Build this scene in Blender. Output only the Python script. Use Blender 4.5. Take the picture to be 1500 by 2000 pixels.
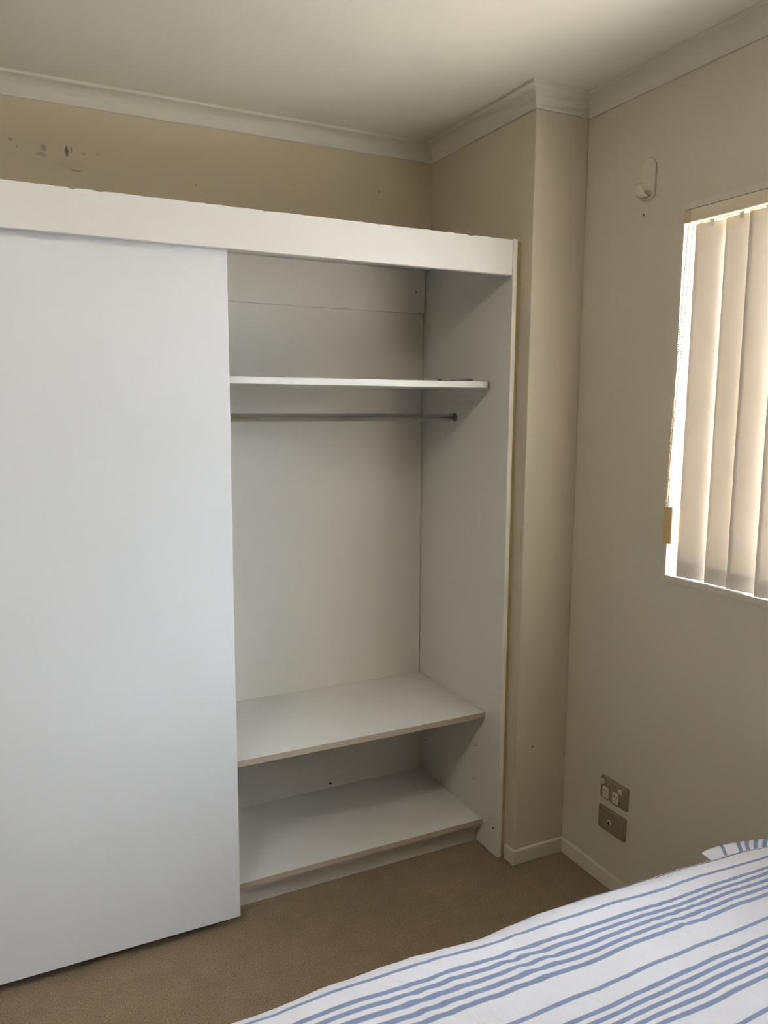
import bpy, bmesh, math, random
from mathutils import Vector, Matrix, noise
random.seed(4)
scn = bpy.context.scene
for o in list(bpy.data.objects):
    bpy.data.objects.remove(o)
COL = scn.collection

# ------------------------------------------------------------------ camera
cam_d = bpy.data.cameras.new('camera')
cam_d.sensor_fit = 'VERTICAL'
cam_d.sensor_height = 24.0
cam_d.lens = 1541.417 * 24.0 / 2000.0
cam_d.clip_start = 0.02
cam = bpy.data.objects.new('camera', cam_d)
cam.location = (-1.6256, -2.5141, 1.4609)
cam.rotation_euler = (1.4353, -0.0058, -0.4618)
COL.objects.link(cam)
scn.camera = cam

# ------------------------------------------------------------------ view / exposure
scn.view_settings.view_transform = 'Standard'
scn.view_settings.look = 'None'
scn.view_settings.gamma = 1.0
scn.view_settings.use_curve_mapping = False
scn.view_settings.exposure = 1.6

# ------------------------------------------------------------------ world (overcast sky)
w = bpy.data.worlds.new('overcast_sky')
w.use_nodes = True
scn.world = w
bgn = w.node_tree.nodes['Background']
bgn.inputs['Color'].default_value = (0.80, 0.90, 1.0, 1)
bgn.inputs['Strength'].default_value = 1.2

# ------------------------------------------------------------------ daylight outside the windows
def area(name, loc, target, sx, sy, power, color):
    l = bpy.data.lights.new(name, 'AREA')
    l.shape = 'RECTANGLE'; l.size = sx; l.size_y = sy
    l.energy = power; l.color = color
    o = bpy.data.objects.new(name, l)
    o.location = loc
    d = Vector(target) - Vector(loc)
    o.rotation_euler = d.to_track_quat('-Z', 'Y').to_euler()
    COL.objects.link(o)
    return o
area('daylight_from_sky', (2.3, -2.9, 2.5), (0.1, -1.6, 1.5), 3.0, 2.0, 180, (0.84, 0.92, 1.0))
area('daylight_from_ground', (1.3, -2.3, 0.3), (0.1, -1.6, 1.5), 2.4, 1.2, 98, (1.0, 0.93, 0.83))

LAMP_COLOR = (1.0, 0.95, 0.87, 1); LAMP_STRENGTH = 12.0      # ceiling lamp

# ------------------------------------------------------------------ helpers
def lin(c):
    c = c / 255.0
    return c / 12.92 if c <= 0.04045 else ((c + 0.055) / 1.055) ** 2.4
def srgb(r, g, b):
    return (lin(r), lin(g), lin(b), 1)

def new_mat(name, col, rough=0.6, metal=0.0, spec=0.5):
    m = bpy.data.materials.new(name); m.use_nodes = True
    b = m.node_tree.nodes['Principled BSDF']
    b.inputs['Base Color'].default_value = col
    b.inputs['Roughness'].default_value = rough
    b.inputs['Metallic'].default_value = metal
    b.inputs['Specular IOR Level'].default_value = spec
    return m, m.node_tree.nodes, m.node_tree.links, b

def mottled(name, c1, c2, scale=3.0, rough=0.7, bump=0.0, bscale=300, spots=None, spec=0.5, detail=4):
    """base colour slowly varying between two tones, fine bump, optional marks (x,y,z,radius,colour,strength)"""
    m, N, L, b = new_mat(name, c1, rough, spec=spec)
    tc = N.new('ShaderNodeTexCoord')
    nz = N.new('ShaderNodeTexNoise'); nz.inputs['Scale'].default_value = scale; nz.inputs['Detail'].default_value = detail
    L.new(tc.outputs['Object'], nz.inputs['Vector'])
    mx = N.new('ShaderNodeMix'); mx.data_type = 'RGBA'
    mx.inputs['A'].default_value = c1; mx.inputs['B'].default_value = c2
    L.new(nz.outputs['Fac'], mx.inputs['Factor'])
    out = mx.outputs['Result']
    for (x, y, z, rx, rz, col, st) in (spots or []):
        # an irregular mark at a fixed place on the surface
        mp = N.new('ShaderNodeVectorMath'); mp.operation = 'SUBTRACT'
        L.new(tc.outputs['Object'], mp.inputs[0]); mp.inputs[1].default_value = (x, y, z)
        sc = N.new('ShaderNodeVectorMath'); sc.operation = 'DIVIDE'
        L.new(mp.outputs[0], sc.inputs[0]); sc.inputs[1].default_value = (rx, rx, rz)
        n2 = N.new('ShaderNodeTexNoise'); n2.inputs['Scale'].default_value = 120
        L.new(tc.outputs['Object'], n2.inputs['Vector'])
        ln = N.new('ShaderNodeVectorMath'); ln.operation = 'LENGTH'
        L.new(sc.outputs[0], ln.inputs[0])
        ad = N.new('ShaderNodeMath'); ad.operation = 'MULTIPLY_ADD'
        L.new(n2.outputs['Fac'], ad.inputs[0]); ad.inputs[1].default_value = 0.9
        L.new(ln.outputs['Value'], ad.inputs[2])
        mr = N.new('ShaderNodeMapRange'); mr.inputs['From Min'].default_value = 1.0; mr.inputs['From Max'].default_value = 1.5
        mr.inputs['To Min'].default_value = st; mr.inputs['To Max'].default_value = 0.0
        L.new(ad.outputs[0], mr.inputs['Value'])
        m2 = N.new('ShaderNodeMix'); m2.data_type = 'RGBA'
        L.new(mr.outputs[0], m2.inputs['Factor']); L.new(out, m2.inputs['A']); m2.inputs['B'].default_value = col
        out = m2.outputs['Result']
    L.new(out, b.inputs['Base Color'])
    if bump:
        n3 = N.new('ShaderNodeTexNoise'); n3.inputs['Scale'].default_value = bscale; n3.inputs['Detail'].default_value = 2
        L.new(tc.outputs['Object'], n3.inputs['Vector'])
        bp = N.new('ShaderNodeBump'); bp.inputs['Strength'].default_value = bump; bp.inputs['Distance'].default_value = 0.002
        L.new(n3.outputs['Fac'], bp.inputs['Height']); L.new(bp.outputs[0], b.inputs['Normal'])
    return m

DK = srgb(60, 50, 38)
MID = srgb(120, 105, 70)
M = {}
M['wall'] = mottled('beige_wall_paint', srgb(208, 198, 178), srgb(212, 202, 183), 2.0, 0.55, 0.10, 180, spec=0.3)
M['wall_back'] = mottled('beige_wall_paint_marked', srgb(205, 192, 165), srgb(209, 197, 171), 2.0, 0.55, 0.10, 180, spec=0.3, spots=[
    (-1.385, 0, 2.167, .006, .016, DK, .75), (-1.372, 0, 2.172, .004, .010, DK, .5),
    (-1.445, 0, 2.170, .010, .012, DK, .35), (-1.452, 0, 2.150, .016, .007, DK, .3),
    (-1.530, 0, 2.180, .005, .006, DK, .4), (-1.515, 0, 2.163, .004, .005, DK, .3),
    (-1.340, 0, 2.167, .006, .006, DK, .25), (-1.300, 0, 2.172, .006, .005, DK, .22),
    (-1.375, 0, 2.130, .050, .018, MID, .12), (-1.362, 0, 2.118, .016, .003, DK, .38),
    (-1.020, 0, 2.120, .003, .004, DK, .3), (-0.398, 0, 2.174, .004, .006, DK, .45), (-0.70, 0, 2.16, .004, .004, DK, .25)])
M['wall_right'] = mottled('beige_wall_paint_right', srgb(208, 199, 182), srgb(212, 203, 187), 2.0, 0.55, 0.10, 180, spec=0.3, spots=[
    (0, -.8257, 1.9752, .0045, .0045, DK, .9)])
M['wall_pillar'] = mottled('beige_wall_paint_pillar', srgb(206, 195, 173), srgb(210, 199, 178), 2.0, 0.55, 0.10, 180, spec=0.3, spots=[
    (-.1331, -.5892, .3832, .0045, .0045, DK, .8), (-.192, -.575, 1.05, .003, .05, MID, .4)])
M['ceiling'] = mottled('ceiling_paint', srgb(226, 221, 210), srgb(230, 225, 215), 1.5, 0.8, 0.06, 120, spec=0.2)
M['cornice'] = mottled('cornice_paint', srgb(216, 211, 199), srgb(220, 215, 204), 2.0, 0.6, spec=0.3)
M['trim'] = mottled('skirting_paint', srgb(222, 215, 198), srgb(214, 206, 188), 6.0, 0.45, spec=0.4)
M['melamine'] = mottled('white_melamine', srgb(228, 226, 219), srgb(231, 229, 223), 2.0, 0.42, 0.03, 400, spec=0.4)
M['door'] = mottled('white_door_board', srgb(226, 227, 228), srgb(228, 229, 230), 2.0, 0.45, 0.03, 400, spec=0.4)
M['fascia'] = mottled('white_fascia_board', srgb(228, 226, 220), srgb(230, 228, 223), 2.0, 0.40, 0.03, 400, spec=0.4)
M['backing'] = mottled('off_white_backing', srgb(231, 227, 217), srgb(234, 230, 221), 3.0, 0.5, 0.03, 300, spec=0.3)
M['edge'] = mottled('worn_shelf_edging', srgb(194, 181, 164), srgb(180, 164, 146), 14.0, 0.5)
M['edge_light'] = mottled('cream_edging', srgb(234, 230, 214), srgb(228, 223, 205), 8.0, 0.4)
M['filler'] = mottled('yellowed_filler', srgb(196, 178, 128), srgb(205, 188, 142), 6.0, 0.5)
M['kick'] = mottled('scuffed_kickboard', srgb(212, 205, 194), srgb(190, 180, 168), 9.0, 0.5)
M['hole'] = new_mat('dark_hole', srgb(50, 42, 32), 0.9)[0]
M['chrome'] = new_mat('chrome', srgb(205, 205, 203), 0.045, 1.0)[0]
M['rod_end'] = new_mat('dull_metal', srgb(150, 147, 140), 0.35, 0.6)[0]
M['white_plastic'] = mottled('white_plastic', srgb(215, 208, 192), srgb(219, 212, 197), 5.0, 0.35)
M['hook_plastic'] = mottled('painted_plastic', srgb(214, 205, 187), srgb(218, 209, 192), 5.0, 0.35)
M['steel'] = mottled('brushed_steel_plate', srgb(172, 158, 136), srgb(162, 148, 127), 30.0, 0.30)
M['steel'].node_tree.nodes['Principled BSDF'].inputs['Metallic'].default_value = 0.55
M['liner'] = mottled('window_liner_paint', srgb(236, 236, 236), srgb(232, 232, 232), 4.0, 0.5)
M['win_trim'] = mottled('window_trim_paint', srgb(212, 204, 188), srgb(216, 208, 192), 4.0, 0.5)
M['alu'] = new_mat('white_window_frame', srgb(225, 225, 225), 0.4)[0]
M['headrail'] = mottled('cream_headrail', srgb(222, 210, 180), srgb(226, 214, 186), 5.0, 0.4)
M['endcap'] = mottled('tan_end_cap', srgb(212, 190, 150), srgb(206, 184, 144), 5.0, 0.4)
M['tan'] = mottled('tan_weight', srgb(214, 186, 132), srgb(206, 176, 120), 12.0, 0.5)
M['chain'] = mottled('bead_chain', srgb(200, 184, 152), srgb(190, 172, 140), 5.0, 0.35)
M['dark'] = new_mat('dark_plastic', srgb(60, 52, 45), 0.5)[0]
M['bed_base'] = mottled('bed_base_cloth', srgb(150, 145, 138), srgb(140, 135, 128), 20.0, 0.9)
M['mattress'] = mottled('mattress_cloth', srgb(225, 224, 220), srgb(218, 217, 213), 20.0, 0.9)
M['leg'] = mottled('dark_wood', srgb(70, 50, 36), srgb(58, 40, 28), 20.0, 0.5)

# carpet
m, N, L, b = new_mat('carpet_pile', srgb(130, 110, 86), 0.95, spec=0.1)
tc = N.new('ShaderNodeTexCoord')
n1 = N.new('ShaderNodeTexNoise'); n1.inputs['Scale'].default_value = 330; n1.inputs['Detail'].default_value = 3
n2 = N.new('ShaderNodeTexNoise'); n2.inputs['Scale'].default_value = 14; n2.inputs['Detail'].default_value = 4
L.new(tc.outputs['Object'], n1.inputs['Vector']); L.new(tc.outputs['Object'], n2.inputs['Vector'])
r1 = N.new('ShaderNodeValToRGB')
r1.color_ramp.elements[0].position = 0.30; r1.color_ramp.elements[0].color = srgb(122, 103, 80)
r1.color_ramp.elements[1].position = 0.70; r1.color_ramp.elements[1].color = srgb(178, 157, 131)
L.new(n1.outputs['Fac'], r1.inputs['Fac'])
mx = N.new('ShaderNodeMix'); mx.data_type = 'RGBA'; mx.blend_type = 'MULTIPLY'; mx.inputs['Factor'].default_value = 0.3
L.new(r1.outputs['Color'], mx.inputs['A']); L.new(n2.outputs['Fac'], mx.inputs['B'])
L.new(mx.outputs['Result'], b.inputs['Base Color'])
bp = N.new('ShaderNodeBump'); bp.inputs['Strength'].default_value = 0.4; bp.inputs['Distance'].default_value = 0.003
L.new(n1.outputs['Fac'], bp.inputs['Height']); L.new(bp.outputs[0], b.inputs['Normal'])
M['carpet'] = m

# blind fabric: translucent
m, N, L, b = new_mat('blind_fabric', srgb(232, 224, 212), 0.8, spec=0.1)
outn = [n for n in N if n.type == 'OUTPUT_MATERIAL'][0]
tr = N.new('ShaderNodeBsdfTranslucent'); tr.inputs['Color'].default_value = srgb(246, 234, 220)
ms = N.new('ShaderNodeMixShader'); ms.inputs[0].default_value = 0.16
L.new(b.outputs[0], ms.inputs[1]); L.new(tr.outputs[0], ms.inputs[2]); L.new(ms.outputs[0], outn.inputs[0])
tc = N.new('ShaderNodeTexCoord'); n1 = N.new('ShaderNodeTexNoise'); n1.inputs['Scale'].default_value = 500
L.new(tc.outputs['Object'], n1.inputs['Vector'])
bp = N.new('ShaderNodeBump'); bp.inputs['Strength'].default_value = 0.15; bp.inputs['Distance'].default_value = 0.0005
L.new(n1.outputs['Fac'], bp.inputs['Height']); L.new(bp.outputs[0], b.inputs['Normal'])
M['fabric'] = m

# glass
m, N, L, b = new_mat('window_glass', (1, 1, 1, 1), 0.0)
b.inputs['Transmission Weight'].default_value = 1.0
b.inputs['IOR'].default_value = 1.01
M['glass'] = m

# striped cotton; v coordinate of the UV map is metres across the stripes
def striped(name):
    m, N, L, b = new_mat(name, srgb(226, 226, 230), 0.85, spec=0.15)
    uv = N.new('ShaderNodeUVMap'); uv.uv_map = 'UVMap'
    sp = N.new('ShaderNodeSeparateXYZ'); L.new(uv.outputs[0], sp.inputs[0])
    nz = N.new('ShaderNodeTexNoise'); nz.inputs['Scale'].default_value = 9; nz.inputs['Detail'].default_value = 2
    L.new(uv.outputs[0], nz.inputs['Vector'])
    def math_(op, a, b_=None, c=None):
        n = N.new('ShaderNodeMath'); n.operation = op
        for i, v in enumerate((a, b_, c)):
            if v is None: continue
            if isinstance(v, (int, float)): n.inputs[i].default_value = v
            else: L.new(v, n.inputs[i])
        return n.outputs[0]
    v = math_('MULTIPLY_ADD', nz.outputs['Fac'], 0.006, sp.outputs['Y'])
    v = math_('ADD', v, -0.003)
    ph = math_('FLOORED_MODULO', v, 0.1485)
    def band(center, half):
        d = math_('ABSOLUTE', math_('SUBTRACT', ph, center))
        mr = N.new('ShaderNodeMapRange'); mr.inputs['From Min'].default_value = half - 0.0007; mr.inputs['From Max'].default_value = half + 0.0007
        mr.inputs['To Min'].default_value = 1; mr.inputs['To Max'].default_value = 0
        L.new(d, mr.inputs['Value']); return mr.outputs[0]
    tot = band(0.010, 0.0035)
    for k in range(5):
        tot = math_('MAXIMUM', tot, band(0.0915 + (k - 2) * 0.0162, 0.0041))
    wv = N.new('ShaderNodeTexNoise'); wv.inputs['Scale'].default_value = 900; L.new(uv.outputs[0], wv.inputs['Vector'])
    tot = math_('MULTIPLY', tot, math_('MULTIPLY_ADD', wv.outputs['Fac'], 0.3, 0.72))
    mx = N.new('ShaderNodeMix'); mx.data_type = 'RGBA'
    mx.inputs['A'].default_value = srgb(231, 233, 243); mx.inputs['B'].default_value = srgb(120, 139, 180)
    L.new(tot, mx.inputs['Factor']); L.new(mx.outputs['Result'], b.inputs['Base Color'])
    n3 = N.new('ShaderNodeTexNoise'); n3.inputs['Scale'].default_value = 22; n3.inputs['Detail'].default_value = 5
    n3.inputs['Distortion'].default_value = 1.0
    L.new(uv.outputs[0], n3.inputs['Vector'])
    bp = N.new('ShaderNodeBump'); bp.inputs['Strength'].default_value = 0.5; bp.inputs['Distance'].default_value = 0.008
    L.new(n3.outputs['Fac'], bp.inputs['Height']); L.new(bp.outputs[0], b.inputs['Normal'])
    return m
M['stripe'] = striped('striped_cotton')

def obj(name, bm, mat, parent=None, smooth=False, bevel=0.0):
    bmesh.ops.recalc_face_normals(bm, faces=bm.faces)
    me = bpy.data.meshes.new(name); bm.to_mesh(me); bm.free()
    o = bpy.data.objects.new(name, me); COL.objects.link(o)
    me.materials.append(mat)
    if smooth:
        for p in me.polygons: p.use_smooth = True
    if parent:
        o.parent = parent
        o.matrix_parent_inverse = Matrix.Translation(-parent.location)
    if bevel:
        md = o.modifiers.new('bevel', 'BEVEL'); md.width = bevel; md.segments = 2; md.limit_method = 'ANGLE'
    return o
def empty(name, loc):
    o = bpy.data.objects.new(name, None); o.location = loc; o.empty_display_size = 0.1; COL.objects.link(o); return o
def tag(o, label, cat, group=None):
    o['label'] = label; o['category'] = cat
    if group: o['group'] = group
def struct(o, label=None, cat=None):
    o['kind'] = 'structure'
    if label: o['label'] = label
    if cat: o['category'] = cat
    return o
def box(bm, x0, x1, y0, y1, z0, z1):
    v = [bm.verts.new((x, y, z)) for x in (x0, x1) for y in (y0, y1) for z in (z0, z1)]
    for f in ((0, 1, 3, 2), (4, 6, 7, 5), (0, 4, 5, 1), (2, 3, 7, 6), (0, 2, 6, 4), (1, 5, 7, 3)):
        bm.faces.new([v[i] for i in f])
def B(*a):
    bm = bmesh.new(); box(bm, *a); return bm
def cyl(bm, p0, p1, r, n=16, r2=None):
    p0 = Vector(p0); p1 = Vector(p1); d = p1 - p0
    mt = Matrix.Translation((p0 + p1) / 2) @ d.to_track_quat('Z', 'Y').to_matrix().to_4x4()
    bmesh.ops.create_cone(bm, cap_ends=True, segments=n, radius1=r, radius2=r if r2 is None else r2, depth=d.length, matrix=mt)
def sphere(bm, c, r, sc=(1, 1, 1), sub=1):
    bmesh.ops.create_icosphere(bm, subdivisions=sub, radius=r, matrix=Matrix.Translation(c) @ Matrix.Diagonal((*sc, 1)))
def prism(bm, pts, fn, d0, d1):
    """pts 2D outline, fn(u,v,d)->xyz, extruded from d0 to d1"""
    a = [bm.verts.new(fn(u, v, d0)) for u, v in pts]; b_ = [bm.verts.new(fn(u, v, d1)) for u, v in pts]
    bm.faces.new(a); bm.faces.new(b_)
    n = len(pts)
    for i in range(n): bm.faces.new((a[i], a[(i + 1) % n], b_[(i + 1) % n], b_[i]))
def rrect(u0, u1, v0, v1, r, n=6):
    out = []
    for cx, cy, a0 in ((u1 - r, v1 - r, 0), (u0 + r, v1 - r, 90), (u0 + r, v0 + r, 180), (u1 - r, v0 + r, 270)):
        for i in range(n + 1):
            a = math.radians(a0 + 90 * i / n); out.append((cx + r * math.cos(a), cy + r * math.sin(a)))
    return out

# ------------------------------------------------------------------ dimensions
A, Bp = 0.192, 0.5893          # pillar: sticks out A from the right wall, Bp from the back wall
H, CB = 2.344, 2.292           # ceiling, lower edge of the cornice
XL, YR = -2.9, -3.9            # left wall, rear wall
WY0, WY1, WZ0, WZ1 = -0.965, -2.55, 0.9925, 1.972    # window hole in the right wall

# ------------------------------------------------------------------ setting
struct(obj('floor', B(XL - .1, .12, YR - .12, .1, -.06, 0), M['carpet']))
struct(obj('ceiling', B(XL - .1, .12, YR - .12, .1, H, H + .1), M['ceiling']))
struct(obj('wall_back', B(XL - .1, .12, 0, .1, 0, H), M['wall_back']))
struct(obj('wall_left', B(XL - .1, XL, YR, 0, 0, H), M['wall']))
struct(obj('wall_pillar', B(-A, 0, -Bp, 0, 0, H), M['wall_pillar'], bevel=.003))
bm = bmesh.new()
box(bm, 0, .12, WY0, 0, 0, H); box(bm, 0, .12, YR, WY1, 0, H)
box(bm, 0, .12, WY1, WY0, 0, WZ0); box(bm, 0, .12, WY1, WY0, WZ1, H)
struct(obj('wall_right', bm, M['wall_right']))
struct(obj('wall_rear', B(XL, 0, YR - .12, YR, 0, H), M['wall']))

# cornice: cove profile swept along the wall line with mitred corners
def cornice(name, path):
    # path: list of (corner xy, mitre offset direction per unit of profile depth)
    D = .052; hz = H - CB
    prof = [(0, CB), (.005, CB), (.007, CB + .004)]
    for i in range(1, 9):
        a = math.pi / 2 * i / 9
        prof.append((.007 + (D - .012) * (1 - math.cos(a)), CB + .004 + (hz - .014) * math.sin(a)))
    prof += [(D - .006, H - .010), (D, H - .008), (D, H), (0, H)]
    bm = bmesh.new(); rings = []
    for (p, d) in path:
        rings.append([bm.verts.new((p[0] + d[0] * u, p[1] + d[1] * u, z)) for u, z in prof])
    for r0, r1 in zip(rings, rings[1:]):
        for i in range(len(prof)):
            j = (i + 1) % len(prof)
            bm.faces.new((r0[i], r0[j], r1[j], r1[i]))
    bm.faces.new(rings[0]); bm.faces.new(rings[-1])
    return struct(obj(name, bm, M['cornice']))
cornice('trim_1', [((XL, 0), (1, -1)), ((-A, 0), (-1, -1))])
cornice('trim_2', [((-A, 0), (-1, -1)), ((-A, -Bp), (-1, -1))])
cornice('trim_3', [((-A, -Bp), (-1, -1)), ((0, -Bp), (-1, -1))])
cornice('trim_4', [((0, -Bp), (-1, -1)), ((0, YR), (-1, 1))])
cornice('trim_5', [((XL, 0), (1, -1)), ((XL, YR), (1, 1))])

# skirting
BT, BH = .012, .049
struct(obj('baseboard_right', B(-BT, 0, YR, -Bp - BT, 0, BH), M['trim'], bevel=.003))
bm = bmesh.new()
pts = [(-A - BT, -Bp - BT), (0, -Bp - BT), (0, -Bp), (-A, -Bp), (-A, -.549), (-A - BT, -.549)]
prism(bm, pts, lambda u, v, d: (u, v, d), 0, BH)
struct(obj('baseboard_pillar', bm, M['trim'], bevel=.003))
struct(obj('baseboard_left', B(XL, XL + BT, YR, -.60, 0, BH), M['trim'], bevel=.003))

# ------------------------------------------------------------------ window 1 (right wall)
w1 = empty('window_1', (.06, (WY0 + WY1) / 2, WZ0)); struct(w1)
LT = .010; LS = .0150
bm = bmesh.new()
box(bm, 0, .12, WY0 - LT, WY0, WZ0 + LS, WZ1); box(bm, 0, .12, WY1, WY1 + LT, WZ0 + LS, WZ1)
box(bm, 0, .12, WY1 + LT, WY0 - LT, WZ1 - .016, WZ1)
obj('window_liner', bm, M['liner'], w1)
bm = bmesh.new()
box(bm, -.004, 0, WY0 - LT, WY0, WZ0 + LS, WZ1); box(bm, -.004, 0, WY1, WY1 + LT, WZ0 + LS, WZ1)
box(bm, -.004, 0, WY1 + LT, WY0 - LT, WZ1 - .016, WZ1); box(bm, -.006, 0, WY1, WY0, WZ0, WZ0 + LS)
obj('window_trim', bm, M['win_trim'], w1)['label'] = 'beige painted front edge of the window liner'
obj('window_sill', B(0, .12, WY1, WY0, WZ0, WZ0 + LS), M['liner'], w1)
y0, y1, z0, z1 = WY1 + LT, WY0 - LT, WZ0 + LS, WZ1 - .016
bm = bmesh.new(); ym = (y0 + y1) / 2
for a in ((y0, y0 + .035, z0, z1), (y1 - .035, y1, z0, z1), (y0 + .035, y1 - .035, z0, z0 + .035), (y0 + .035, y1 - .035, z1 - .035, z1), (ym - .02, ym + .02, z0 + .035, z1 - .035)):
    box(bm, .085, .118, *a)
obj('window_frame', bm, M['alu'], w1)
obj('pane', B(.100, .104, y0 + .035, y1 - .035, z0 + .035, z1 - .035), M['glass'], w1)

# ------------------------------------------------------------------ built-in wardrobe
XS, YF = -.2211, -.5362
YB = -.0054
wd = empty('wardrobe', (-1.55, -.27, 0))
tag(wd, 'white built-in sliding door wardrobe, open on its right side, against the back wall', 'wardrobe')
sp = obj('side_panel', B(XS, -.2055, YF, -.001, 0, 1.943), M['melamine'], wd)
obj('edge_strip', B(XS + .0004, -.2059, YF - .0012, YF, 0, 1.943), M['edge_light'], sp)
obj('filler_strip', B(-.2053, -.1925, YF + .003, YF + .03, 0, 1.938), M['filler'], wd)['label'] = 'yellowed cream filler strip'
obj('side_panel', B(XL + .001, XL + .017, YF, -.001, 0, 1.943), M['melamine'], wd)
obj('back_panel', B(XL + .017, XS - .0028, YB, -.001, .4465, 1.943), M['backing'], wd)
obj('back_panel', B(XL + .017, XS, -.030, -.001, .0, .4454), M['backing'], wd)
obj('top_rail', B(XL + .017, XS - .0035, YB - .016, YB, 1.7790, 1.925), M['backing'], wd)
obj('top_panel', B(XL + .017, XS, YF + .017, -.001, 1.926, 1.941), M['melamine'], wd)
# fascia with a chipped upper edge
bm = bmesh.new(); n = 420; x0, x1 = XL + .017, -.2226
rows = []
for i in range(n + 1):
    x = x0 + (x1 - x0) * i / n
    z = 1.9402 + .0016 * noise.noise((x * 40, 0, 3)) + .0010 * noise.noise((x * 170, 2, 3))
    nn = noise.noise((x * 23, 7, 1))
    if nn > .42: z -= .006 * (nn - .42) / .3
    if abs(x + 1.43) < .006: z -= .004
    rows.append([bm.verts.new(p) for p in ((x, YF, 1.8412), (x, YF, z), (x, YF + .016, z + .0005), (x, YF + .016, 1.840), (x, YF + .0012, 1.840))])
for r0, r1 in zip(rows, rows[1:]):
    for i in range(5):
        j = (i + 1) % 5; bm.faces.new((r0[i], r0[j], r1[j], r1[i]))
bm.faces.new(rows[0]); bm.faces.new(rows[-1])
fa = obj('fascia', bm, M['fascia'], wd); fa['label'] = 'fascia board with a chipped upper edge'
obj('door_track', B(x0, x1, YF + .0165, YF + .07, 1.882, 1.92), M['alu'], wd)
# doors
d1 = obj('sliding_door', B(-2.45, -1.0695, -.5062, -.4902, .0324, 1.878), M['door'], wd, bevel=.0008)
d1['label'] = 'front sliding door, flat and white'
obj('edge_strip', B(-1.0695, -1.0677, -.5062, -.4902, .0324, 1.878), M['edge_light'], d1)
obj('sliding_door', B(XL + .018, -1.52, -.486, -.472, .0324, 1.878), M['door'], wd, bevel=.0008)
# shelves
def shelf(z1, yf, t, lab, rnd=0.0, y1=YB):
    bm = bmesh.new(); xa, xb = XL + .018, XS - .0018
    if rnd:
        pts = [(xa, y1), (xb, y1)]
        for i in range(9):
            a = math.radians(-90 * i / 8); pts.append((xb - rnd + rnd * math.cos(a), yf + rnd + rnd * math.sin(a)))
        pts.append((xa, yf))
    else:
        pts = [(xa, y1), (xb, y1), (xb, yf + .0015), (xa, yf + .0015)]
    prism(bm, pts, lambda u, v, d: (u, v, d), z1 - t, z1)
    s = obj('shelf', bm, M['melamine'], wd)
    s['label'] = lab
    return s
s1 = shelf(1.5318, -.4490, .018, 'high shelf with a rounded corner', .032)
s2 = shelf(.4634, -.4504, .018, 'middle shelf with worn edging')
obj('edging', B(XL + .018, XS - .0018, -.4504, -.4489, .4454, .4632), M['edge'], s2)['label'] = 'worn brownish edging'
s3 = shelf(.0918, -.4504, .017, 'bottom shelf with worn edging', y1=-.0305)
obj('edging', B(XL + .018, XS - .0018, -.4504, -.4489, .0750, .0916), M['edge'], s3)['label'] = 'worn brownish edging'
obj('cleat', B(XL + .018, XS - .001, -.440, -.424, .059, .0745), M['kick'], wd)
obj('kickboard', B(XL + .018, XS - .0005, -.4157, -.4007, 0, .0745), M['kick'], wd)['label'] = 'scuffed kickboard'
# rod
bm = bmesh.new(); cyl(bm, (XL + .02, -.2328, 1.4194), (XS - .007, -.2328, 1.4194), .0125, 32)
rod = obj('hanging_rail', bm, M['chrome'], wd, smooth=True); rod['label'] = 'chrome hanging rail'
bm = bmesh.new(); cyl(bm, (XS - .0065, -.2328, 1.4194), (XS - .0005, -.2328, 1.4194), .0138, 32)
obj('end_socket', bm, M['rod_end'], rod)
# screw holes in the side panel and lower back
for (y, z) in ((-.061, .2135), (-.397, .3258), (-.3952, .2103)):
    bm = bmesh.new(); cyl(bm, (XS - .0006, y, z), (XS + .0004, y, z), .0022, 12); obj('peg_hole', bm, M['hole'], sp)
bm = bmesh.new(); cyl(bm, (XS - .0012, -.5131, .0913), (XS + .0002, -.5131, .0913), .0065, 20); cap = obj('screw_cap', bm, M['edge_light'], sp)
bm = bmesh.new(); cyl(bm, (XS - .0016, -.5131, .0913), (XS - .0010, -.5131, .0913), .0032, 12); obj('screw_head', bm, M['hole'], cap)
bm = bmesh.new(); cyl(bm, (-.597, -.0312, .1080), (-.597, -.0298, .1080), .0042, 14); obj('peg_hole', bm, M['hole'], wd)
bm = bmesh.new(); cyl(bm, (-.262, YB - .0166, 1.850), (-.262, YB - .0158, 1.850), .0035, 12); obj('screw_head', bm, M['rod_end'], wd)

# small dark clip on the high shelf
cl = empty('hair_clip', (-.35, -.436, 1.5318)); tag(cl, 'small dark slim clip lying at the right end of the high wardrobe shelf', 'clip')
def strip(bm, pts, w):
    r = []
    for (x, z, t) in pts:
        r.append([bm.verts.new((x, y_, z_)) for y_, z_ in ((-.436 - w, z), (-.436 + w, z), (-.436 + w, z + t), (-.436 - w, z + t))])
    for a, b_ in zip(r, r[1:]):
        for i in range(4): bm.faces.new((a[i], a[(i + 1) % 4], b_[(i + 1) % 4], b_[i]))
    bm.faces.new(r[0]); bm.faces.new(r[-1])
bm = bmesh.new(); strip(bm, [(-.409, 1.5320, .0035), (-.405, 1.5320, .0050), (-.400, 1.5320, .0022), (-.34, 1.5320, .0022), (-.292, 1.5320, .0024)], .006)
obj('lower_arm', bm, M['dark'], cl)
bm = bmesh.new(); strip(bm, [(-.365, 1.5344, .0010), (-.340, 1.5348, .0020), (-.315, 1.5352, .0042), (-.300, 1.5352, .0048), (-.291, 1.5350, .0026)], .007)
obj('upper_arm', bm, M['dark'], cl)


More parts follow.
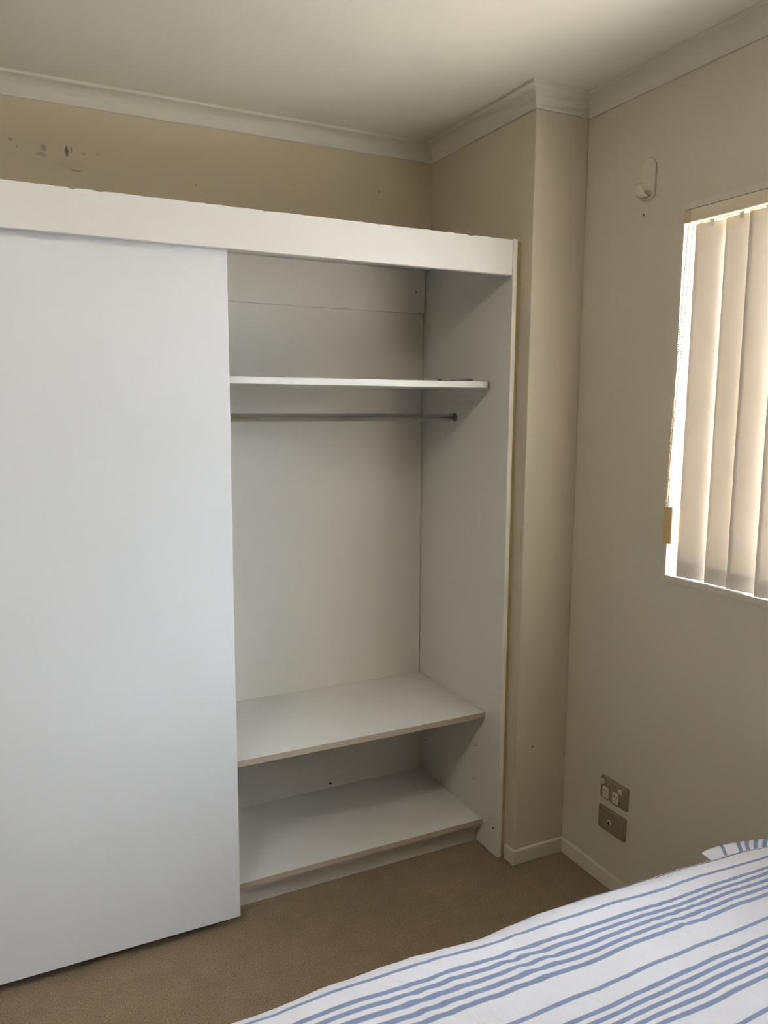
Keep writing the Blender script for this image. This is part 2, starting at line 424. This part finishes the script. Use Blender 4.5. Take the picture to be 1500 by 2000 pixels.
# ------------------------------------------------------------------ ceiling light (just above the frame)
LX, LY = -1.95, -1.70
cl_ = empty('ceiling_light', (LX, LY, H)); tag(cl_, 'round flush ceiling light in the middle of the bedroom ceiling', 'light')
bm = bmesh.new(); cyl(bm, (LX, LY, H - .030), (LX, LY, H), .172, 48)
obj('base_ring', bm, M['white_plastic'], cl_)
m, N, L, b = new_mat('lamp_diffuser', (1, 1, 1, 1), .5)
b.inputs['Emission Color'].default_value = LAMP_COLOR; b.inputs['Emission Strength'].default_value = LAMP_STRENGTH
bm = bmesh.new(); rr = []
for i in range(9):
    a = math.pi / 2 * i / 8.0
    rr.append((.162 * math.cos(a), H - .030 - .070 * math.sin(a)))
prev = None
for r_, z_ in rr[:-1]:
    ring = [bm.verts.new((LX + r_ * math.cos(t), LY + r_ * math.sin(t), z_)) for t in [2 * math.pi * k / 40 for k in range(40)]]
    if prev:
        for k in range(40): bm.faces.new((prev[k], prev[(k + 1) % 40], ring[(k + 1) % 40], ring[k]))
    prev = ring
tip = bm.verts.new((LX, LY, rr[-1][1]))
for k in range(40): bm.faces.new((prev[k], prev[(k + 1) % 40], tip))
obj('diffuser', bm, m, cl_, smooth=True)

# ------------------------------------------------------------------ wall hook
hk = empty('wall_hook', (0, -.84, 2.01)); tag(hk, 'small off-white plastic hook stuck high on the wall left of the window', 'hook')
bm = bmesh.new()
pts = []
yc, hw = -.8405, .026
for i in range(13):
    a = math.pi * i / 12; pts.append((yc + hw * math.cos(a), 2.092 + .026 * math.sin(a)))
for i in range(9):
    a = math.pi + math.pi * i / 8; pts.append((yc + hw * math.cos(a), 2.022 + .013 * math.sin(a)))
prism(bm, pts, lambda u, v, d: (d, u, v), -.0065, 0)
obj('plate', bm, M['hook_plastic'], hk, bevel=.0025)
bm = bmesh.new()
cen = []; pr = [(-.004, 2.030), (-.012, 2.0215), (-.021, 2.0185), (-.029, 2.022), (-.034, 2.030), (-.037, 2.040), (-.0385, 2.050)]
rings = []
for k, (x, z) in enumerate(pr):
    w_ = [.015, .0155, .016, .0165, .0165, .015, .011][k]; t_ = [.005, .0045, .004, .0035, .003, .0028, .002][k]
    if k == 0: d = Vector((pr[1][0] - x, pr[1][1] - z))
    elif k == len(pr) - 1: d = Vector((x - pr[k - 1][0], z - pr[k - 1][1]))
    else: d = Vector((pr[k + 1][0] - pr[k - 1][0], pr[k + 1][1] - pr[k - 1][1]))
    d.normalize(); nx, nz = -d.y, d.x
    rings.append([bm.verts.new((x + nx * t_ * math.sin(a), yc + w_ * math.cos(a), z + nz * t_ * math.sin(a))) for a in [2 * math.pi * i / 16 for i in range(16)]])
for a, b_ in zip(rings, rings[1:]):
    for i in range(16): bm.faces.new((a[i], a[(i + 1) % 16], b_[(i + 1) % 16], b_[i]))
bm.faces.new(rings[0]); bm.faces.new(rings[-1])
obj('hook_arm', bm, M['hook_plastic'], hk, smooth=True)

# ------------------------------------------------------------------ power point and aerial socket
def plate(name, yt, zt, label, cat):
    e = empty(name, (0, yt - .058, zt - .036)); tag(e, label, cat)
    bm = bmesh.new(); prism(bm, rrect(yt - .116, yt, zt - .0725, zt, .006), lambda u, v, d: (d, u, v), -.0060, 0)
    p = obj('face_plate', bm, M['steel'], e, bevel=.0020)
    bm = bmesh.new()
    for (m0, d0, m1, d1) in ((.0040, -.0050, .0064, -.0078),):
        a_ = [bm.verts.new((d0, u, v)) for u, v in rrect(yt - .116 + m0, yt - m0, zt - .0725 + m0, zt - m0, .005)]
        b_ = [bm.verts.new((d1, u, v)) for u, v in rrect(yt - .116 + m1, yt - m1, zt - .0725 + m1, zt - m1, .004)]
        for i in range(len(a_)): bm.faces.new((a_[i], a_[(i + 1) % len(a_)], b_[(i + 1) % len(a_)], b_[i]))
        bm.faces.new(a_); bm.faces.new(b_)
    obj('raised_panel', bm, M['steel'], p)
    return e
GY, GZ = -.7655, .3453
e1 = plate('power_point', GY, GZ, 'brushed metal double power point with two white sockets, low on the right wall', 'power point')
def uv2(yt, zt, u, v): return yt - .116 * u, zt - .0725 * v
for (u, v) in ((.225, .67), (.590, .67)):
    y, z = uv2(GY, GZ, u, v)
    bm = bmesh.new(); prism(bm, rrect(y - .0125, y + .0125, z - .0170, z + .0170, .003), lambda a, b_, d: (d, a, b_), -.0092, -.0072)
    so = obj('socket', bm, M['white_plastic'], e1)
    for s in (-1, 1):
        bm = bmesh.new(); c = Vector((0, y + s * .0055, z + .005)); a = math.radians(30 * s)
        q = [(-.0011, -.0035), (.0011, -.0035), (.0011, .0035), (-.0011, .0035)]
        q = [(c.y + p * math.cos(a) - r_ * math.sin(a), c.z + p * math.sin(a) + r_ * math.cos(a)) for p, r_ in q]
        prism(bm, q, lambda a_, b_, d: (d, a_, b_), -.0094, -.0085); obj('slot', bm, M['hole'], so)
    bm = bmesh.new(); prism(bm, [(y - .0011, z - .0115), (y + .0011, z - .0115), (y + .0011, z - .0050), (y - .0011, z - .0050)], lambda a_, b_, d: (d, a_, b_), -.0094, -.0085)
    obj('slot', bm, M['hole'], so)
for (u, v) in ((.105, .27), (.755, .30)):
    y, z = uv2(GY, GZ, u, v)
    bm = bmesh.new()
    prism(bm, rrect(y - .0065, y + .0065, z - .0078, z + .0078, .0045), lambda a, b_, d: (d - (.0025 if (b_ > z and d < -.009) else 0), a, b_), -.0098, -.0072)
    obj('rocker_switch', bm, M['white_plastic'], e1, bevel=.0008)
GY2, GZ2 = -.7610, .2475
e2 = plate('aerial_socket', GY2, GZ2, 'brushed metal wall plate with a single round aerial socket, below the power point', 'socket plate')
y, z = uv2(GY2, GZ2, .44, .56)
bm = bmesh.new(); cyl(bm, (-.0072, y, z), (-.0100, y, z), .0078, 28); r_ = obj('socket_ring', bm, M['white_plastic'], e2)
bm = bmesh.new(); cyl(bm, (-.0095, y, z), (-.0103, y, z), .0052, 24); obj('socket_hole', bm, new_mat('black_hole', (.002, .002, .002, 1), .9)[0], r_)

# ------------------------------------------------------------------ vertical blind
bl = empty('vertical_blind', (.02, (WY0 + WY1) / 2, 1.95)); tag(bl, 'cream vertical blind with hanging fabric slats in the window', 'blind')
HZ0, HZ1 = 1.922, 1.9525
bm = bmesh.new()
prof = [(.0, HZ0), (.0, HZ1), (.044, HZ1), (.044, HZ0), (.034, HZ0), (.034, HZ0 + .004), (.012, HZ0 + .004), (.012, HZ0)]
prism(bm, prof, lambda u, v, d: (u - .010, d, v), WY1 + LT + .002, -1.0)
hr = obj('headrail', bm, M['headrail'], bl)
obj('end_cap', B(-.011, .035, -1.0, -.976, HZ0 - .001, HZ1), M['endcap'], hr)['label'] = 'tan plastic end cap'
XP = .014
def slat(yp, th, zt, zb, bow):
    bm = bmesh.new(); nz, nw = 24, 8; w_ = .0445; grid = []
    s, c = math.sin(th), math.cos(th)
    for i in range(nz + 1):
        z = zb + (zt - zb) * i / nz
        tw = (1 - i / nz) * bow
        s, c = math.sin(th + tw), math.cos(th + tw)
        grid.append([])
        for k in range(nw + 1):
            u = -w_ + 2 * w_ * k / nw
            q = .0035 * (1 - (u / w_) ** 2)          # gentle cup
            grid[-1].append(bm.verts.new((XP + u * s - q * c, yp - u * c - q * s, z)))
    for i in range(nz):
        for k in range(nw): bm.faces.new((grid[i][k], grid[i][k + 1], grid[i + 1][k + 1], grid[i + 1][k]))
    o = obj('slat', bm, M['fabric'], bl, smooth=True)
    md = o.modifiers.new('solid', 'SOLIDIFY'); md.thickness = .0006
    # hem with its weight
    bm = bmesh.new()
    for side in (1, -1):
        vs = []
        for zz in (zb + .001, zb + .042):
            s, c = math.sin(th + bow), math.cos(th + bow)
            vs.append([bm.verts.new((XP + u * s - (.0035 * (1 - (u / w_) ** 2) + side * .0010) * c, yp - u * c - (.0035 * (1 - (u / w_) ** 2) + side * .0010) * s, zz)) for u in [-.043 + .086 * k / 8 for k in range(9)]])
        for k in range(8): bm.faces.new((vs[0][k], vs[0][k + 1], vs[1][k + 1], vs[1][k]))
    obj('hem', bm, M['fabric'], o, smooth=True)
    bm = bmesh.new(); box(bm, XP - .004, XP + .004, yp - .006, yp + .006, zt - .010, zt + .006)
    s, c = math.sin(th), math.cos(th)
    cyl(bm, (XP - .02 * s, yp + .02 * c, zt - .004), (XP + .02 * s, yp - .02 * c, zt - .004), .0022, 8)
    obj('hanger', bm, M['white_plastic'], o)
def place(Lapp, deg):
    th = math.radians(deg)
    return Lapp + .92 * XP - .0445 * (math.cos(th) + .92 * math.sin(th)) + 0.0
defs = [(-1.010, 15, .04), (-1.103, 6, .03), (-1.170, 14, .0), (-1.250, 24, .02)]
for (la, dg, tw) in defs:
    slat(place(la, dg), math.radians(dg), 1.9165, 1.0088, tw)
yy = place(-1.250, 24) - .082; k = 0
while yy > WY1 + .06:
    dg = 34 + 4 * math.sin(k * 2.1)
    slat(yy, math.radians(dg), 1.9165, 1.0088, .01 * math.cos(k)); yy -= .08; k += 1
# bead chain strands and cord down to the weight
def strand(name, pts, r, beads, mat, parent):
    bm = bmesh.new()
    P = [Vector(p) for p in pts]
    for a, b_ in zip(P, P[1:]):
        cyl(bm, a, b_, r * (.35 if beads else 1.0), 6)
        if beads:
            n_ = int((b_ - a).length / .0062)
            for i in range(n_): sphere(bm, a.lerp(b_, i / n_), r)
    return obj(name, bm, mat, parent, smooth=True)
XW = -.004
strand('bead_chain', [(.014, -.988, 1.921), (.000, -.986, 1.62), (-.008, -.979, 1.40), (-.010, -.972, 1.193)], 0.0026, True, M['chain'], bl)
strand('bead_chain', [(.006, -.980, 1.921), (-.008, -.982, 1.62), (-.010, -.974, 1.40), (-.010, -.968, 1.193)], 0.0026, True, M['chain'], bl)
strand('cord', [(.024, -.996, 1.921), (.010, -.994, 1.62), (.0, -.993, 1.193)], .0009, False, M['chain'], bl)
bm = bmesh.new(); box(bm, -.013, .001, -.9955, -.9655, 1.094, 1.194)
wt = obj('cord_weight', bm, M['tan'], bl, bevel=.0025); wt['label'] = 'tan block weight on the cord'

# ------------------------------------------------------------------ bed
bd = empty('bed', (-1.0, -2.12, 0)); tag(bd, 'low bed with upholstered base under the window, covered by a striped duvet', 'bed')
BX0, BX1, BY0, BY1 = -1.98, -.06, -2.80, -1.47
obj('bed_base', B(BX0, BX1, BY0, BY1, .10, .30), M['bed_base'], bd, bevel=.015)
bm = B(BX0 + .005, BX1 - .005, BY0 + .005, BY1 - .005, .301, .497); obj('mattress', bm, M['mattress'], bd, bevel=.035)
for x in (BX0 + .1, BX1 - .1):
    for y in (BY0 + .1, BY1 - .1):
        bm = bmesh.new(); cyl(bm, (x, y, 0), (x, y, .10), .022, 16, .03); obj('leg', bm, M['leg'], bd)

# duvet
def duvet():
    bm = bmesh.new(); uvl = bm.loops.layers.uv.new('UVMap')
    xa, xb = -2.06, -.10; nx = 330
    TOP, R = .550, .075
    yE, yN = -1.420, -2.86          # outer far / near faces
    drop = .26
    # arc-length profile across the bed
    prof = []                        # (y, z, v, ny, nz)
    st = .006
    L_ = drop; n_ = int(L_ / .012)
    for i in range(n_): prof.append((yE, TOP - R - L_ + L_ * i / n_, None, 1, 0))
    for i in range(13):
        a = math.pi / 2 * i / 12; prof.append((yE - R + R * math.cos(a), TOP - R + R * math.sin(a), None, math.cos(a), math.sin(a)))
    y = yE - R - st
    while y > yN + R: prof.append((y, TOP, None, 0, 1)); y -= (st if y > -2.0 else .012)
    for i in range(13):
        a = math.pi / 2 * i / 12; prof.append((yN + R - R * math.sin(a), TOP - R + R * math.cos(a), None, -math.sin(a), math.cos(a)))
    for i in range(n_): prof.append((yN, TOP - R - L_ * (i + 1) / n_, None, -1, 0))
    # v equals y on the flat top
    top_i = next(i for i, p in enumerate(prof) if p[3] == 0 and p[4] == 1)
    vs = [0] * len(prof); vs[top_i] = prof[top_i][0]
    for i in range(top_i - 1, -1, -1): vs[i] = vs[i + 1] + math.hypot(prof[i][0] - prof[i + 1][0], prof[i][1] - prof[i + 1][1])
    for i in range(top_i + 1, len(prof)): vs[i] = vs[i - 1] - math.hypot(prof[i][0] - prof[i - 1][0], prof[i][1] - prof[i - 1][1])
    grid = []
    for i in range(nx + 1):
        x = xa + (xb - xa) * i / nx; row = []
        for (y, z, _, ny, nz), v in zip(prof, vs):
            p = Vector((x * 2.2, v * 3.4, 0))
            d = .0045 * noise.noise(p) + .0035 * noise.noise(Vector((x * 6, v * 9, 4)))
            # long soft folds running across
            d += .0022 * abs(noise.noise(Vector((x * 16 + v * 9, v * 14 - x * 4, 9)))) - .001
            # outline wobble of the far edge
            if v > -1.56: d += .005 * noise.noise(Vector((x * 4.0, 1.3, 2)))
            # crumple where the cloth was pinched
            for (cx_, cy_, rr, amp, ang) in ((-.875, -1.545, .055, .008, 1.0), (-1.06, -1.55, .06, .005, .8), (-.55, -1.60, .07, .004, .3), (-.80, -1.64, .05, .003, 1.2)):
                dx, dy = x - cx_, v - cy_; q = (dx * dx + dy * dy) / (rr * rr)
                if q < 6:
                    ph = dx * math.cos(ang) * 210 + dy * math.sin(ang) * 130
                    d += amp * math.exp(-q) * (math.sin(ph) * .22 + .40 * noise.noise(Vector((dx * 70, dy * 70, 1))))
            # end of the duvet drawn up over the pillow
            t = max(0, (x + .50) / .35); d += .001 * min(t, 1) * nz
            e = min((x - xa), (xb - x)) ; dn = 0
            if e < .05: dn = .018 * (1 - e / .05) ** 2
            xx = x + .003 * noise.noise(Vector((v * 12, x * 5, 6)))
            inw = .035 * max(0, min(1, (x + .42) / .32)) * max(0, min(1, (v + 1.56) / .10))
            dn += .3 * inw * nz
            yy = y - inw + ny * d + .004 * noise.noise(Vector((x * 7, v * 5, 8)))
            zz = z + nz * d - dn
            row.append((bm.verts.new((xx, yy, zz)), v))
        grid.append((x, row))
    for (xa_, r0), (xb_, r1) in zip(grid, grid[1:]):
        for j in range(len(r0) - 1):
            # at the head end the side does not hang: the duvet ends in a hem above the pillow
            if xb_ > -.40 and prof[j][3] > 0 and prof[j][1] < .520: continue
            f = bm.faces.new((r0[j][0], r0[j + 1][0], r1[j + 1][0], r1[j][0]))
            for lp, (xx, vv) in zip(f.loops, ((xa_, r0[j][1]), (xa_, r0[j + 1][1]), (xb_, r1[j + 1][1]), (xb_, r1[j][1]))):
                fall = max(0, min(1, (vv + 1.68) / .14))
                skew = .030 * (xx + .45) * fall
                lp[uvl].uv = (xx, vv + skew + 1.503 + .010)
    for v_ in [v_ for v_ in bm.verts if not v_.link_faces]: bm.verts.remove(v_)
    o = obj('duvet', bm, M['stripe'], None, smooth=True)
    md = o.modifiers.new('solid', 'SOLIDIFY'); md.thickness = .012; md.offset = -1
    return o
dv = duvet(); tag(dv, 'white duvet with blue stripes running along the bed', 'duvet')

# pillow under the end of the duvet, its end poking out on the wardrobe side
def pillow():
    bm = bmesh.new(); uvl = bm.loops.layers.uv.new('UVMap')
    nx, ny = 60, 90; x0, x1, y0, y1 = -.325, -.02, -1.95, -1.385
    top = []; bot = []
    for i in range(nx + 1):
        rt, rb = [], []
        for j in range(ny + 1):
            a, c = -1 + 2 * i / nx, -1 + 2 * j / ny
            prof = (1 - abs(a) ** 3.2) ** .8 * (1 - abs(c) ** 6) ** .8
            cor = 1 - .09 * (a * a * c * c)
            x = (x0 + x1) / 2 + a * (x1 - x0) / 2 * cor; y = (y0 + y1) / 2 + c * (y1 - y0) / 2 * cor - .27 * (x + .30)
            h = prof * .009 + prof * .003 * noise.noise(Vector((x * 22, y * 22, 3)))
            # free end beyond the duvet puffs up
            t = max(0, min(1, (y + .27 * (x + .3) + 1.455) / .04))
            h += t * prof * (.010 + .007 * noise.noise(Vector((x * 14, y * 14, 8))))
            rt.append(bm.verts.new((x, y, .5015 + .0115 + h)))
            rb.append(rt[-1] if (i in (0, nx) or j in (0, ny)) else bm.verts.new((x, y, .5015 + .0115 - prof * .011)))
        top.append(rt); bot.append(rb)
    for i in range(nx):
        for j in range(ny):
            for g, flip in ((top, 0), (bot, 1)):
                vv = [g[i][j], g[i + 1][j], g[i + 1][j + 1], g[i][j + 1]]
                try: f = bm.faces.new(vv if not flip else vv[::-1])
                except ValueError: continue
                for lp in f.loops:
                    co = lp.vert.co
                    lp[uvl].uv = (co.x + co.y, math.hypot(co.x + .10, (co.y + 1.60) * .85) * 1.05 + .0735)
    return obj('pillow', bm, M['stripe'], None, smooth=True)
pw = pillow(); tag(pw, 'blue striped pillow end poking out beneath the duvet against the right wall', 'pillow')
